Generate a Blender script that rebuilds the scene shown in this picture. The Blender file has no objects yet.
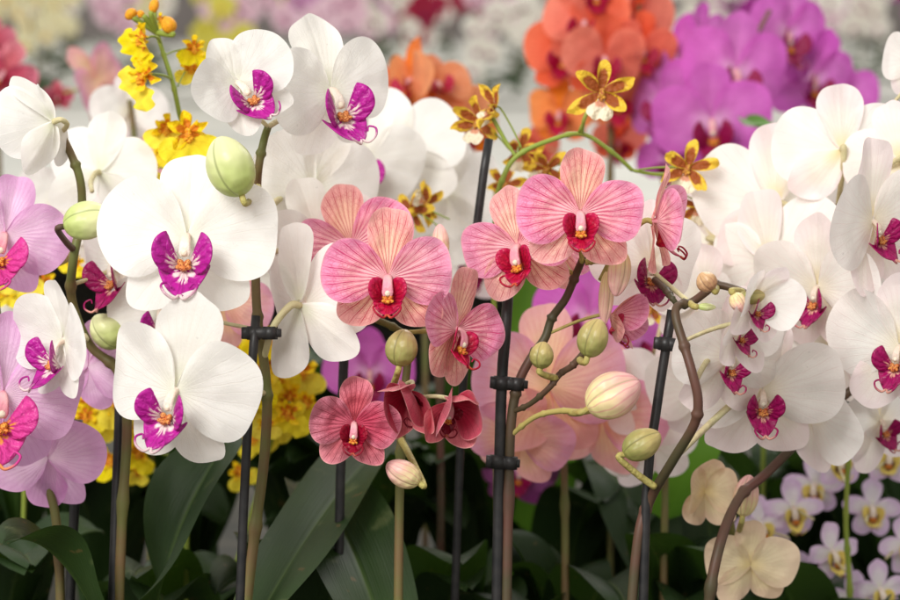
import bpy, math, random
from mathutils import Vector, Matrix, noise
R_ = math.radians
rng = random.Random(7)
scn = bpy.context.scene
COL = scn.collection

# ------------------------------------------------------------------ camera frame
CAM = Vector((0, 0, 1.30)); PITCH = R_(9.0)
FWD = Vector((0, math.cos(PITCH), -math.sin(PITCH)))
UP = Vector((0, math.sin(PITCH), math.cos(PITCH)))
RT = Vector((1, 0, 0))
CB = Matrix((RT, FWD, UP)).transposed()          # columns: right, forward, up
def S(d): return 0.5 / 900 / 1.1 * d             # metres per photo pixel at distance d
def at(px, py, d): return CAM + FWD * d + RT * ((px - 450) * S(d)) + UP * ((300 - py) * S(d))

# ------------------------------------------------------------------ helpers
def lin(c):
    return tuple((x / 255 / 12.92) if x / 255 <= .04045 else ((x / 255 + .055) / 1.055) ** 2.4 for x in c) + (1,)

def catmull(pts, n, closed=False):
    out = []; m = len(pts); segs = m if closed else m - 1
    for i in range(segs):
        if closed: p = [pts[(i + k - 1) % m] for k in range(4)]
        else: p = [pts[max(0, min(m - 1, i + k - 1))] for k in range(4)]
        for j in range(n):
            t = j / n; t2 = t * t; t3 = t2 * t
            out.append(tuple(.5 * ((2 * b) + (-a + c) * t + (2 * a - 5 * b + 4 * c - e) * t2 + (-a + 3 * b - 3 * c + e) * t3)
                             for a, b, c, e in zip(*p)))
    if not closed: out.append(tuple(pts[-1]))
    return out

class MB:
    def __init__(s): s.v = []; s.f = []; s.a = []; s.m = []
    def grid(s, rows, attrs, mi=0, wrap=False):
        n0 = len(s.v); nk = len(rows[0])
        for r, ar in zip(rows, attrs):
            s.v += [tuple(p) for p in r]; s.a += ar
        for i in range(len(rows) - 1):
            for k in range(nk if wrap else nk - 1):
                k2 = (k + 1) % nk
                a, b, c, d = n0 + i * nk + k, n0 + i * nk + k2, n0 + (i + 1) * nk + k2, n0 + (i + 1) * nk + k
                s.f.append((a, b, c, d)); s.m.append(mi)
    def tube(s, pts, rad, seg=8, mi=0, smooth=6):
        P = [Vector(p) for p in (catmull([tuple(q) for q in pts], smooth) if len(pts) > 2 and smooth else pts)]
        n = len(P); rows = []; at_ = []
        nrm = None
        for i, p in enumerate(P):
            t = (P[min(i + 1, n - 1)] - P[max(i - 1, 0)]).normalized()
            if nrm is None: nrm = t.orthogonal().normalized()
            nrm = (nrm - t * nrm.dot(t)).normalized(); b = t.cross(nrm)
            f = i / (n - 1); r = rad(f) if callable(rad) else rad
            rows.append([p + (nrm * math.cos(2 * math.pi * k / seg) + b * math.sin(2 * math.pi * k / seg)) * r for k in range(seg)])
            at_.append([(f, k / seg, 0)] * seg if 0 else [(f, k / seg * 2 - 1, f) for k in range(seg)])
        s.grid(rows, at_, mi, True)
        for e, ring in ((0, rows[0]), (1, rows[-1])):
            c = len(s.v); s.v.append(tuple(P[0 if e == 0 else -1])); s.a.append((e, 0, e))
            base = len(s.v) - 1 - (seg if e else seg * n)
            if e: base = c - seg
            else: base = c - seg * n
            if e: base = c - seg - 1
            for k in range(seg):
                a, b2 = base + k, base + (k + 1) % seg
                s.f.append((a, b2, c) if e else (b2, a, c)); s.m.append(mi)
    def blob(s, c, rx, ry, rz, M=None, seg=16, rings=10, lobes=0, lamp=.0, tip=0., mi=0):
        c = Vector(c); rows = []; at_ = []
        for i in range(rings + 1):
            th = math.pi * i / rings; row = []; ar = []
            for k in range(seg):
                ph = 2 * math.pi * k / seg
                w = math.sin(th) * (1 - lamp * abs(math.cos(ph * lobes / 2)) ** 14 if lobes else 1)
                z = -math.cos(th); zz = z * (1 + tip * max(0, z) ** 4)
                p = Vector((w * math.cos(ph) * rx, w * math.sin(ph) * ry, zz * rz))
                if M is not None: p = M @ p
                row.append(c + p); ar.append((i / rings, k / seg * 2 - 1, i / rings))
            rows.append(row); at_.append(ar)
        s.grid(rows, at_, mi, True)
    def box(s, c, sx, sy, sz, M=None, mi=0, bev=.15):
        c = Vector(c); rows = []; b = bev * min(sx, sy)
        prof = [(-1, .75), (-.9, 1), (.9, 1), (1, .75)]
        ring = [(sx - b, -sy), (sx, -sy + b), (sx, sy - b), (sx - b, sy), (-sx + b, sy), (-sx, sy - b), (-sx, -sy + b), (-sx + b, -sy)]
        n0 = len(s.v)
        for z, k in prof:
            for x, y in ring:
                p = Vector((x * k, y * k, z * sz))
                if M is not None: p = M @ p
                s.v.append(tuple(c + p)); s.a.append((0, 0, 0))
        for i in range(3):
            for k in range(8):
                s.f.append((n0 + i * 8 + k, n0 + i * 8 + (k + 1) % 8, n0 + (i + 1) * 8 + (k + 1) % 8, n0 + (i + 1) * 8 + k)); s.m.append(mi)
        s.f.append(tuple(n0 + 7 - k for k in range(8))); s.m.append(mi)
        s.f.append(tuple(n0 + 24 + k for k in range(8))); s.m.append(mi)
    def mesh(s, name, mats):
        me = bpy.data.meshes.new(name); me.from_pydata(s.v, [], s.f)
        for m in mats: me.materials.append(m)
        me.polygons.foreach_set('material_index', s.m)
        me.polygons.foreach_set('use_smooth', [True] * len(s.f))
        a = me.attributes.new('fan', 'FLOAT_VECTOR', 'POINT')
        a.data.foreach_set('vector', [x for t in s.a for x in t])
        me.update(); return me
    def build(s, name, mats, parent=None, M=None):
        return link(name, s.mesh(name, mats), parent, M)

def link(name, data, parent=None, M=None):
    o = bpy.data.objects.new(name, data); COL.objects.link(o)
    if parent: o.parent = parent
    if M is not None: o.matrix_local = M
    return o
def tag(o, label, cat, group=None):
    o['label'] = label; o['category'] = cat
    if group: o['group'] = group
    return o
def struct(o): o['kind'] = 'structure'; return o

# ------------------------------------------------------------------ materials
class NT:
    def __init__(s, name):
        s.m = bpy.data.materials.new(name); s.m.use_nodes = True; s.t = s.m.node_tree; s.t.nodes.clear()
        s.out = s.t.nodes.new('ShaderNodeOutputMaterial')
    def n(s, typ, **k):
        nd = s.t.nodes.new(typ)
        for a, b in k.items(): setattr(nd, a, b)
        return nd
    def put(s, sock, v):
        if isinstance(v, bpy.types.NodeSocket): s.t.links.new(v, sock)
        elif v is not None: sock.default_value = v
    def math(s, op, a, b=None, c=None, clamp=False):
        nd = s.n('ShaderNodeMath', operation=op, use_clamp=clamp)
        s.put(nd.inputs[0], a)
        if b is not None: s.put(nd.inputs[1], b)
        if c is not None: s.put(nd.inputs[2], c)
        return nd.outputs[0]
    def mix(s, f, a, b, mode='MIX'):
        nd = s.n('ShaderNodeMix', data_type='RGBA', blend_type=mode)
        s.put(nd.inputs[0], f); s.put(nd.inputs[6], a); s.put(nd.inputs[7], b)
        return nd.outputs[2]
    def ss(s, x, lo, hi, a=0., b=1.):
        nd = s.n('ShaderNodeMapRange', interpolation_type='SMOOTHSTEP')
        s.put(nd.inputs[0], x); s.put(nd.inputs[1], lo); s.put(nd.inputs[2], hi); s.put(nd.inputs[3], a); s.put(nd.inputs[4], b)
        return nd.outputs[0]
    def fan(s):
        a = s.n('ShaderNodeAttribute', attribute_name='fan')
        x = s.n('ShaderNodeSeparateXYZ'); s.t.links.new(a.outputs['Vector'], x.inputs[0])
        return x.outputs[0], x.outputs[1], x.outputs[2]
    def obj(s):
        return s.n('ShaderNodeTexCoord').outputs['Object']
    def noise(s, scale, detail=3., vec=None, rough=.5):
        nd = s.n('ShaderNodeTexNoise'); nd.inputs['Scale'].default_value = scale; nd.inputs['Detail'].default_value = detail
        nd.inputs['Roughness'].default_value = rough
        s.put(nd.inputs['Vector'], vec if vec is not None else s.obj()); return nd.outputs[0]
    def comb(s, x, y, z=0.):
        nd = s.n('ShaderNodeCombineXYZ'); s.put(nd.inputs[0], x); s.put(nd.inputs[1], y); s.put(nd.inputs[2], z); return nd.outputs[0]
    def bump(s, h, strength=.3, dist=.02):
        nd = s.n('ShaderNodeBump'); s.put(nd.inputs['Height'], h); nd.inputs['Strength'].default_value = strength
        nd.inputs['Distance'].default_value = dist; return nd.outputs[0]
    def finish(s, col, normal=None, rough=.5, trans=.0, tcol=None, spec=.3, sheen=0., metal=0., sss=0.):
        p = s.n('ShaderNodeBsdfPrincipled')
        s.put(p.inputs['Base Color'], col); s.put(p.inputs['Roughness'], rough)
        p.inputs['Specular IOR Level'].default_value = spec; p.inputs['Metallic'].default_value = metal
        p.inputs['Sheen Weight'].default_value = sheen
        if normal is not None: s.put(p.inputs['Normal'], normal)
        o = p.outputs[0]
        if trans > 0:
            tr = s.n('ShaderNodeBsdfTranslucent'); s.put(tr.inputs['Color'], tcol if tcol is not None else col)
            if normal is not None: s.put(tr.inputs['Normal'], normal)
            mx = s.n('ShaderNodeMixShader'); mx.inputs[0].default_value = trans
            s.t.links.new(o, mx.inputs[1]); s.t.links.new(tr.outputs[0], mx.inputs[2]); o = mx.outputs[0]
        s.t.links.new(o, s.out.inputs[0]); return s.m

def petal_mat(name, cin, cmid, cedge, vein, vs=.5, net=0., N=9., trans=.38, blotch=.06, bump=.35, rim=None, vw=.06):
    """petal colour runs from base to rim, with fanned branching veins drawn from the petal's own base."""
    q = NT(name); r, t, z = q.fan(); ob = q.obj()
    nz = q.noise(3.2, 2., ob); nz2 = q.noise(14., 2., ob)
    td = q.math('ADD', t, q.math('MULTIPLY', q.math('SUBTRACT', nz, .5), .09))
    td = q.math('ADD', td, q.math('MULTIPLY', q.math('SUBTRACT', nz2, .5), .022))
    def lines(n, w, off=0.):
        x = q.math('PINGPONG', q.math('ADD', q.math('MULTIPLY', td, n), off), .5)
        ww = q.math('DIVIDE', w * n * .14, q.math('ADD', r, .14))
        return q.math('SUBTRACT', 1., q.ss(x, q.math('MULTIPLY', ww, .25), ww))
    l1 = lines(N, vw)
    l2 = q.math('MULTIPLY', lines(N * 2, vw * .36, .5), q.ss(q.math('ADD', r, q.math('MULTIPLY', nz, .6)), .55, .75, 0., .9))
    l3_ = q.math('MULTIPLY', lines(N * 4, vw * .16, .5), q.ss(q.math('ADD', r, q.math('MULTIPLY', nz, .5)), .9, 1.05, 0., .7))
    l = q.math('MAXIMUM', q.math('MAXIMUM', l1, l2), l3_)
    if net > 0:
        vo = q.n('ShaderNodeTexVoronoi', feature='DISTANCE_TO_EDGE'); vo.inputs['Scale'].default_value = 1.
        q.put(vo.inputs['Vector'], q.comb(q.math('MULTIPLY', q.math('POWER', r, 1.8), 7.), q.math('MULTIPLY', td, N * 1.25)))
        l3 = q.math('MULTIPLY', q.math('SUBTRACT', 1., q.ss(vo.outputs['Distance'], .0, .11)), q.ss(r, .35, .8, 0., net))
        l = q.math('MAXIMUM', l, l3)
    l = q.math('MULTIPLY', l, q.ss(r, .02, .2, .25, 1.))
    l = q.math('MULTIPLY', l, q.ss(r, .86, 1., 1., .35))
    l = q.math('MULTIPLY', l, q.ss(q.noise(4.5, 2., ob), .32, .55, .62, 1.))
    c = q.mix(q.ss(r, .0, .45), lin(cin), lin(cmid))
    c = q.mix(q.ss(q.math('ADD', r, q.math('MULTIPLY', q.math('SUBTRACT', nz, .5), .5)), .45, .98), c, lin(cedge))
    bl = q.noise(2.1, 4., ob)
    c = q.mix(q.math('MULTIPLY', q.ss(bl, .35, .7), blotch), c, lin(tuple(x * .72 for x in cmid)))
    c = q.mix(q.math('MULTIPLY', l, vs), c, lin(vein))
    c = q.mix(q.ss(q.noise(11., 3., ob), .72, .78, 0., .35), c, lin(tuple(x * .8 for x in cmid)))
    if rim: c = q.mix(q.ss(r, .965, 1., 0., .7), c, lin(rim))
    hv = q.n('ShaderNodeHueSaturation'); oi = q.n('ShaderNodeObjectInfo')
    q.put(hv.inputs['Color'], c); q.put(hv.inputs['Value'], q.ss(oi.outputs['Random'], 0., 1., .93, 1.03)); q.put(hv.inputs['Saturation'], q.ss(q.math('FRACT', q.math('MULTIPLY', oi.outputs['Random'], 7.3)), 0., 1., .93, 1.04)); c = hv.outputs[0]
    fine = q.noise(30., 2., ob)
    bs = q.noise(1.7, 1., ob)
    h = q.math('ADD', q.math('MULTIPLY', l, -.06), q.math('ADD', q.math('MULTIPLY', bs, 2.2), q.math('MULTIPLY', fine, .05)))
    return q.finish(c, q.bump(h, bump, .03), .52, trans, spec=.25, sheen=.1)

def lip_mat(name, base, main, vein, edge=None, split=.3, rough=.38, trans=.25):
    q = NT(name); r, t, z = q.fan(); ob = q.obj()
    nz = q.noise(9., 3., ob)
    x = q.math('PINGPONG', q.math('ADD', q.math('MULTIPLY', t, 5.), q.math('MULTIPLY', nz, 1.2)), .5)
    st = q.math('SUBTRACT', 1., q.ss(x, .08, .3))
    m = q.ss(q.math('ADD', r, q.math('ADD', q.math('MULTIPLY', q.math('SUBTRACT', nz, .5), .35), q.math('MULTIPLY', st, .16))), split, split + .16)
    c = q.mix(m, lin(base), lin(main))
    c = q.mix(q.math('MULTIPLY', st, .35), c, lin(vein))
    if edge: c = q.mix(q.ss(r, .7, 1., 0., .7), c, lin(edge))
    h = q.math('ADD', q.math('MULTIPLY', st, -.4), q.math('MULTIPLY', nz, .5))
    return q.finish(c, q.bump(h, .3, .02), rough, trans, spec=.4)

def plain_mat(name, c1, c2, scale=6., rough=.5, trans=0., bump=.25, spec=.3, spot=None, dist=.02, detail=4.):
    q = NT(name); ob = q.obj(); nz = q.noise(scale, detail, ob)
    c = q.mix(q.ss(nz, .3, .7), lin(c1), lin(c2))
    if spot:
        n2 = q.noise(scale * 3.2, 1., ob); c = q.mix(q.ss(n2, .54, .6), c, lin(spot))
    return q.finish(c, q.bump(nz, bump, dist), rough, trans, spec=spec)

def bud_mat(name, base, tipc, stripe, ss_=.5):
    q = NT(name); r, t, z = q.fan(); ob = q.obj(); nz = q.noise(1.6, 1., ob)
    c = q.mix(q.ss(q.math('ADD', r, q.math('MULTIPLY', nz, .4)), .35, 1.1), lin(base), lin(tipc))
    x = q.math('PINGPONG', q.math('ADD', q.math('MULTIPLY', t, 7.5), q.math('MULTIPLY', nz, .7)), .5)
    l = q.math('SUBTRACT', 1., q.ss(x, .03, .16))
    c = q.mix(q.math('MULTIPLY', l, ss_), c, lin(stripe))
    y = q.math('PINGPONG', q.math('ADD', q.math('MULTIPLY', t, 1.5), .5), .5)
    seam = q.math('SUBTRACT', 1., q.ss(y, .0, .05))
    c = q.mix(q.math('MULTIPLY', seam, .55), c, lin(tuple(k * .6 for k in base)))
    return q.finish(c, q.bump(q.math('ADD', q.math('MULTIPLY', seam, -.8), q.math('MULTIPLY', nz, .5)), .18, .03), .38, .15, spec=.4)

def brindle_mat(name, rimc, mid, spread=.72):
    q = NT(name); r, t, z = q.fan(); nz = q.noise(7., 3.)
    e = q.math('MAXIMUM', r, q.math('MULTIPLY', q.math('ABSOLUTE', t), q.math('ADD', r, .1)))
    m = q.ss(q.math('ADD', e, q.math('MULTIPLY', q.math('SUBTRACT', nz, .5), .3)), spread, spread + .12)
    c = q.mix(m, lin(mid), lin(rimc))
    return q.finish(c, q.bump(nz, .4, .02), .45, .25)

CAP = (250, 244, 232)
KINDS = {}
PETN = [(0.0, .0), (.05, .14), (.16, .34), (.34, .52), (.57, .585), (.79, .53), (.945, .36), (1.0, .11), (.96, -.13), (.83, -.33), (.64, -.42), (.42, -.38), (.2, -.22), (.06, -.08)]
def kind(name, petal, sepal, lip, col, cal, **shape):
    KINDS[name] = dict(petal=petal, sepal=sepal, lip=lip, col=col, cal=cal, **shape)

col_white = plain_mat('column_white', (250, 242, 232), (243, 222, 205), 5., .4, .3)
col_pink = plain_mat('column_pink', (242, 150, 174), (244, 196, 196), 4., .4, .3)
cap_m = plain_mat('anther_cap_ivory', (250, 244, 226), (246, 232, 206), 6., .4, .2)
cal_org = plain_mat('callus_orange', (214, 120, 60), (226, 160, 90), 16., .45, .1, spot=(140, 36, 36))
cal_yel = plain_mat('callus_yellow', (236, 176, 60), (214, 110, 50), 16., .45, .1, spot=(170, 40, 36))
white_p = petal_mat('petal_white', (246, 246, 232), (250, 248, 243), (252, 250, 246), (240, 234, 222), .3, 0., 7., .42, .05, .22)
white_s = petal_mat('sepal_white', (238, 240, 215), (249, 246, 238), (251, 248, 243), (238, 230, 216), .3, 0., 6., .42, .08, .22)
blush_p = petal_mat('petal_blush', (248, 242, 220), (251, 248, 242), (252, 246, 242), (240, 212, 212), .3, 0., 7., .42, .06, .22)
blush_s = petal_mat('sepal_blush', (244, 230, 180), (250, 243, 232), (251, 236, 236), (236, 200, 200), .35, 0., 6., .42, .08, .22)
kind('white', white_p, white_s, lip_mat('lip_magenta', (250, 228, 225), (192, 30, 156), (140, 8, 110), split=.42), col_white, cal_org, rad=56)
kind('blush', blush_p, blush_s, lip_mat('lip_crimson_purple', (240, 180, 160), (172, 8, 98), (110, 0, 62), split=.30), col_white, cal_org, rad=50)
kind('pink', petal_mat('petal_pink_veined', (254, 206, 208), (253, 178, 188), (249, 160, 198), (208, 44, 108), .9, .4, 6.5, .34, .05, .5, vw=.105, rim=(246, 176, 190)),
     petal_mat('sepal_peach_veined', (252, 204, 188), (252, 202, 176), (250, 180, 176), (202, 44, 82), .9, .35, 5., .34, .05, .5, rim=(248, 190, 185), vw=.115),
     lip_mat('lip_crimson', (232, 110, 70), (192, 8, 58), (130, 0, 40), split=.12, edge=(205, 20, 90)), col_pink, cal_yel, rad=42, full=1)
kind('rose', petal_mat('petal_deep_rose_veined', (200, 62, 92), (212, 80, 108), (234, 132, 156), (150, 8, 50), .95, .35, 5.5, .25, .1, .5, vw=.11, rim=(240, 165, 170)),
     petal_mat('sepal_deep_rose_veined', (206, 84, 98), (220, 98, 112), (236, 136, 152), (150, 10, 50), .95, .3, 4.5, .25, .1, .5, vw=.11, rim=(240, 170, 165)),
     lip_mat('lip_deep_crimson', (220, 120, 90), (160, 6, 46), (110, 0, 30), split=.12), col_pink, cal_yel, rad=42, full=1)
kind('rosedark', petal_mat('petal_maroon_veined', (160, 30, 58), (172, 40, 66), (200, 84, 104), (120, 6, 36), .9, .2, 5.5, .2, .1, .3, rim=(240, 180, 176)),
     petal_mat('sepal_maroon_veined', (190, 60, 80), (200, 74, 92), (224, 120, 130), (140, 12, 44), .9, .2, 4.5, .25, .1, .3, rim=(244, 190, 180)),
     lip_mat('lip_maroon', (220, 120, 90), (140, 6, 40), (100, 0, 26), split=.12), col_pink, cal_yel, rad=42, full=1)
kind('cream', petal_mat('petal_cream', (240, 220, 160), (236, 218, 180), (232, 206, 176), (214, 176, 140), .4, .1, 7., .35, .08),
     petal_mat('sepal_cream', (236, 214, 150), (234, 214, 170), (230, 200, 170), (210, 170, 130), .4, .1, 6., .35, .08),
     lip_mat('lip_cream_rose', (240, 170, 90), (190, 60, 100), (150, 20, 70), split=.2), col_pink, cal_yel, rad=46)
kind('lilac', petal_mat('petal_lilac', (253, 226, 242), (250, 208, 240), (244, 188, 234), (214, 120, 200), .4, .2, 10., .4, .05),
     petal_mat('sepal_lilac', (252, 220, 238), (248, 204, 238), (240, 180, 230), (205, 110, 190), .4, .2, 8., .4, .05),
     lip_mat('lip_rose_orange', (245, 160, 80), (225, 70, 160), (180, 20, 110), split=.3), col_pink, cal_yel, rad=50)
kind('peach', petal_mat('petal_peach_pink', (252, 215, 170), (250, 196, 178), (240, 170, 200), (230, 110, 130), .5, .2, 8., .4, .06),
     petal_mat('sepal_peach', (250, 215, 150), (250, 205, 168), (244, 180, 180), (226, 110, 110), .5, .2, 7., .4, .06),
     lip_mat('lip_coral', (240, 170, 90), (210, 60, 110), (160, 20, 70), split=.2), col_pink, cal_yel, rad=46)
kind('purple', petal_mat('petal_purple', (250, 200, 236), (232, 132, 216), (222, 112, 206), (192, 66, 176), .4, .1, 10., .42, .08),
     petal_mat('sepal_purple', (234, 146, 216), (224, 118, 206), (214, 100, 198), (182, 60, 166), .4, .1, 9., .42, .08),
     lip_mat('lip_wine', (220, 90, 60), (160, 8, 80), (110, 0, 60), split=.2), col_pink, cal_yel, rad=50)
kind('orange', petal_mat('petal_orange', (244, 150, 90), (248, 150, 90), (248, 160, 100), (205, 70, 40), .5, .3, 9., .38, .1),
     petal_mat('sepal_orange', (240, 140, 50), (242, 136, 62), (240, 130, 60), (205, 80, 40), .5, .3, 8., .38, .1),
     lip_mat('lip_magenta_red', (235, 90, 60), (200, 20, 70), (150, 0, 50), split=.2), col_pink, cal_yel, rad=46)
kind('coral', petal_mat('petal_coral_red', (236, 104, 80), (242, 116, 88), (246, 130, 100), (190, 40, 40), .5, .3, 9., .38, .1),
     petal_mat('sepal_coral_red', (232, 90, 60), (232, 96, 66), (236, 108, 76), (190, 40, 40), .5, .3, 8., .38, .1),
     lip_mat('lip_red_purple', (225, 60, 60), (180, 10, 60), (130, 0, 50), split=.2), col_pink, cal_yel, rad=46)

stem_mat = plain_mat('stem_olive', (98, 104, 52), (112, 84, 58), 30., .5, 0., .3, .35, spot=None, dist=.002)
stem_dark = plain_mat('stem_brown_green', (70, 66, 44), (96, 60, 52), 26., .5, 0., .3, .35, dist=.002)
stem_green = plain_mat('stem_fresh_green', (128, 152, 58), (150, 160, 70), 30., .5, .05, .3, .35, dist=.002)
ped_white = plain_mat('flower_stalk_pale', (214, 206, 160), (206, 190, 150), 3., .5, .15)
ped_pink = plain_mat('flower_stalk_green', (186, 176, 104), (170, 150, 86), 3., .5, .1)
leaf_mat_ = None
def leaf_material():
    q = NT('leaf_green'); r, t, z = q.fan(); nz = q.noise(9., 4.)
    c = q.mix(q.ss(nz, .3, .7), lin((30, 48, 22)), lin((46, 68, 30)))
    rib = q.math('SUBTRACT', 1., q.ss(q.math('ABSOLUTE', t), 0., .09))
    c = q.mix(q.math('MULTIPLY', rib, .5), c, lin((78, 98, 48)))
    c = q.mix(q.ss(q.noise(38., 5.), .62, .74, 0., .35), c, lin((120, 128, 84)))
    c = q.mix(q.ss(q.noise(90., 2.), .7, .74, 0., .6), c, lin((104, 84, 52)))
    ln = q.noise(1., 2., q.comb(q.math('MULTIPLY', r, 3.), q.math('MULTIPLY', t, 24.)))
    h = q.math('ADD', q.math('MULTIPLY', rib, -1.), q.math('MULTIPLY', ln, .4))
    return q.finish(c, q.bump(h, .35, .003), .5, .16, lin((70, 104, 30)), spec=.28)
leaf_mat_ = leaf_material()
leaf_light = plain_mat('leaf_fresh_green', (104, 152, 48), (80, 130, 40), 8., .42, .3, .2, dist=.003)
stake_mat = plain_mat('stake_black_plastic', (24, 24, 26), (40, 38, 38), 120., .42, 0., .2, .4, dist=.001)
bud_green = bud_mat('bud_pale_green', (188, 202, 118), (226, 226, 176), (206, 212, 140), .15)
bud_olive = bud_mat('bud_olive', (150, 150, 84), (196, 176, 116), (150, 110, 90), .2)
bud_blush = bud_mat('bud_cream_pink_striped', (236, 222, 160), (240, 186, 184), (220, 120, 140), .45)
bud_brown = bud_mat('bud_tan', (186, 140, 104), (214, 176, 130), (150, 80, 84), .35)
yel_p = petal_mat('petal_bright_yellow', (246, 200, 20), (250, 226, 16), (252, 232, 20), (236, 196, 10), .4, 0., 7., .34, .05)
yel_t = brindle_mat('tepal_yellow_barred', (248, 212, 24), (216, 126, 26), .56)
yel_c = plain_mat('crest_orange', (240, 150, 30), (246, 200, 40), 10., .5, .1, spot=(176, 62, 24))
br_t = brindle_mat('tepal_brown_yellow_margin', (238, 200, 66), (160, 84, 40), .66)
br_l = brindle_mat('lip_cream', (248, 238, 210), (226, 160, 130), .35)
br_c = plain_mat('crest_brown', (160, 80, 50), (226, 176, 70), 12., .5, .1)
den_p = petal_mat('petal_white_lilac', (246, 246, 226), (248, 240, 246), (236, 206, 240), (226, 190, 230), .3, 0., 7., .36, .05)
den_l = lip_mat('lip_maroon_yellow', (120, 30, 50), (246, 226, 120), (230, 200, 120), split=.42)

# ------------------------------------------------------------------ flower geometry (unit: half span = 1, face looks to -Y)
PET = [(0.0, .0), (.04, .19), (.12, .42), (.29, .62), (.53, .69), (.77, .61), (.94, .41), (1.0, .13), (.965, -.14), (.84, -.36), (.63, -.46), (.39, -.42), (.17, -.26), (.05, -.1)]
SEP = [(0, 0), (.08, .11), (.27, .24), (.5, .33), (.72, .35), (.89, .26), (.975, .11), (.995, 0), (.975, -.11), (.89, -.26), (.72, -.35), (.5, -.33), (.27, -.24), (.08, -.11)]
LAT = [(0, 0), (.1, .14), (.28, .29), (.5, .36), (.72, .32), (.9, .19), (.985, .02), (.94, -.12), (.75, -.24), (.5, -.29), (.28, -.22), (.1, -.1)]

def petal_rows(outline, ang, L, Wd, opn, bend, cup, ruf, seed, y0, mirror, nr=12, nk=4, crease=.02, twist=0., origin=(0, 0, 0)):
    rs = random.Random(seed); ph = rs.uniform(0, 6.3); m1 = rs.uniform(3.0, 4.5); m2 = rs.uniform(6, 9)
    ol = catmull(outline, nk, True)
    ol = ol[1:]                                          # leave the pinched base corner
    amax = max(abs(math.atan2(w, x + .06)) for x, w in ol)
    rows = []; at_ = []
    sx = [1 + .02 * math.sin(m1 * i / len(ol) * 6 + ph) for i in range(len(ol))]
    ca, sa = math.cos(ang), math.sin(ang)
    for i in range(nr + 1):
        r = (i / nr) ** .85; row = []; ar = []
        for k, (ox, ow) in enumerate(ol):
            f = 1 + (sx[k] - 1) * r
            x = ox * r * L * f; w = ow * r * Wd * f
            t = math.atan2(ow, ox + .06) / amax
            dd = cup * w * w + ruf * r ** 3 * (math.sin(m1 * t * 1.6 + ph) + .45 * math.sin(m2 * t + ph * 2)) 
            dd -= crease * math.exp(-abs(w) / .05) * min(1, r * 1.5) * (1 - r * .6)
            th = opn + bend * x + twist * w
            X = x * math.cos(opn + bend * x * .5); D = x * math.sin(opn + bend * x * .5) + dd * math.cos(th)
            X -= dd * math.sin(th)
            wv = -w if mirror else w
            px = X * ca - wv * sa; pz = X * sa + wv * ca
            row.append(Vector((px + origin[0], y0 - D + origin[1], pz + origin[2]))); ar.append((r, t, r * math.hypot(ox, ow)))
        rows.append(row); at_.append(ar)
    return rows, at_

def free_patch(outline, base, fn, nr=8, nk=4):
    """outline in 2-D (a,b) fanned from base, mapped to 3-D by fn(a,b,r,t)."""
    ol = catmull(outline, nk, True); rows = []; at_ = []
    n = len(ol)
    for i in range(nr + 1):
        r = i / nr; row = []; ar = []
        for k in range(n + 1):
            a, b = ol[k % n]; t = (k / n) * 2 - 1
            row.append(Vector(fn(base[0] + (a - base[0]) * r, base[1] + (b - base[1]) * r, r, t))); ar.append((r, t, r))
        rows.append(row); at_.append(ar)
    return rows, at_

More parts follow.
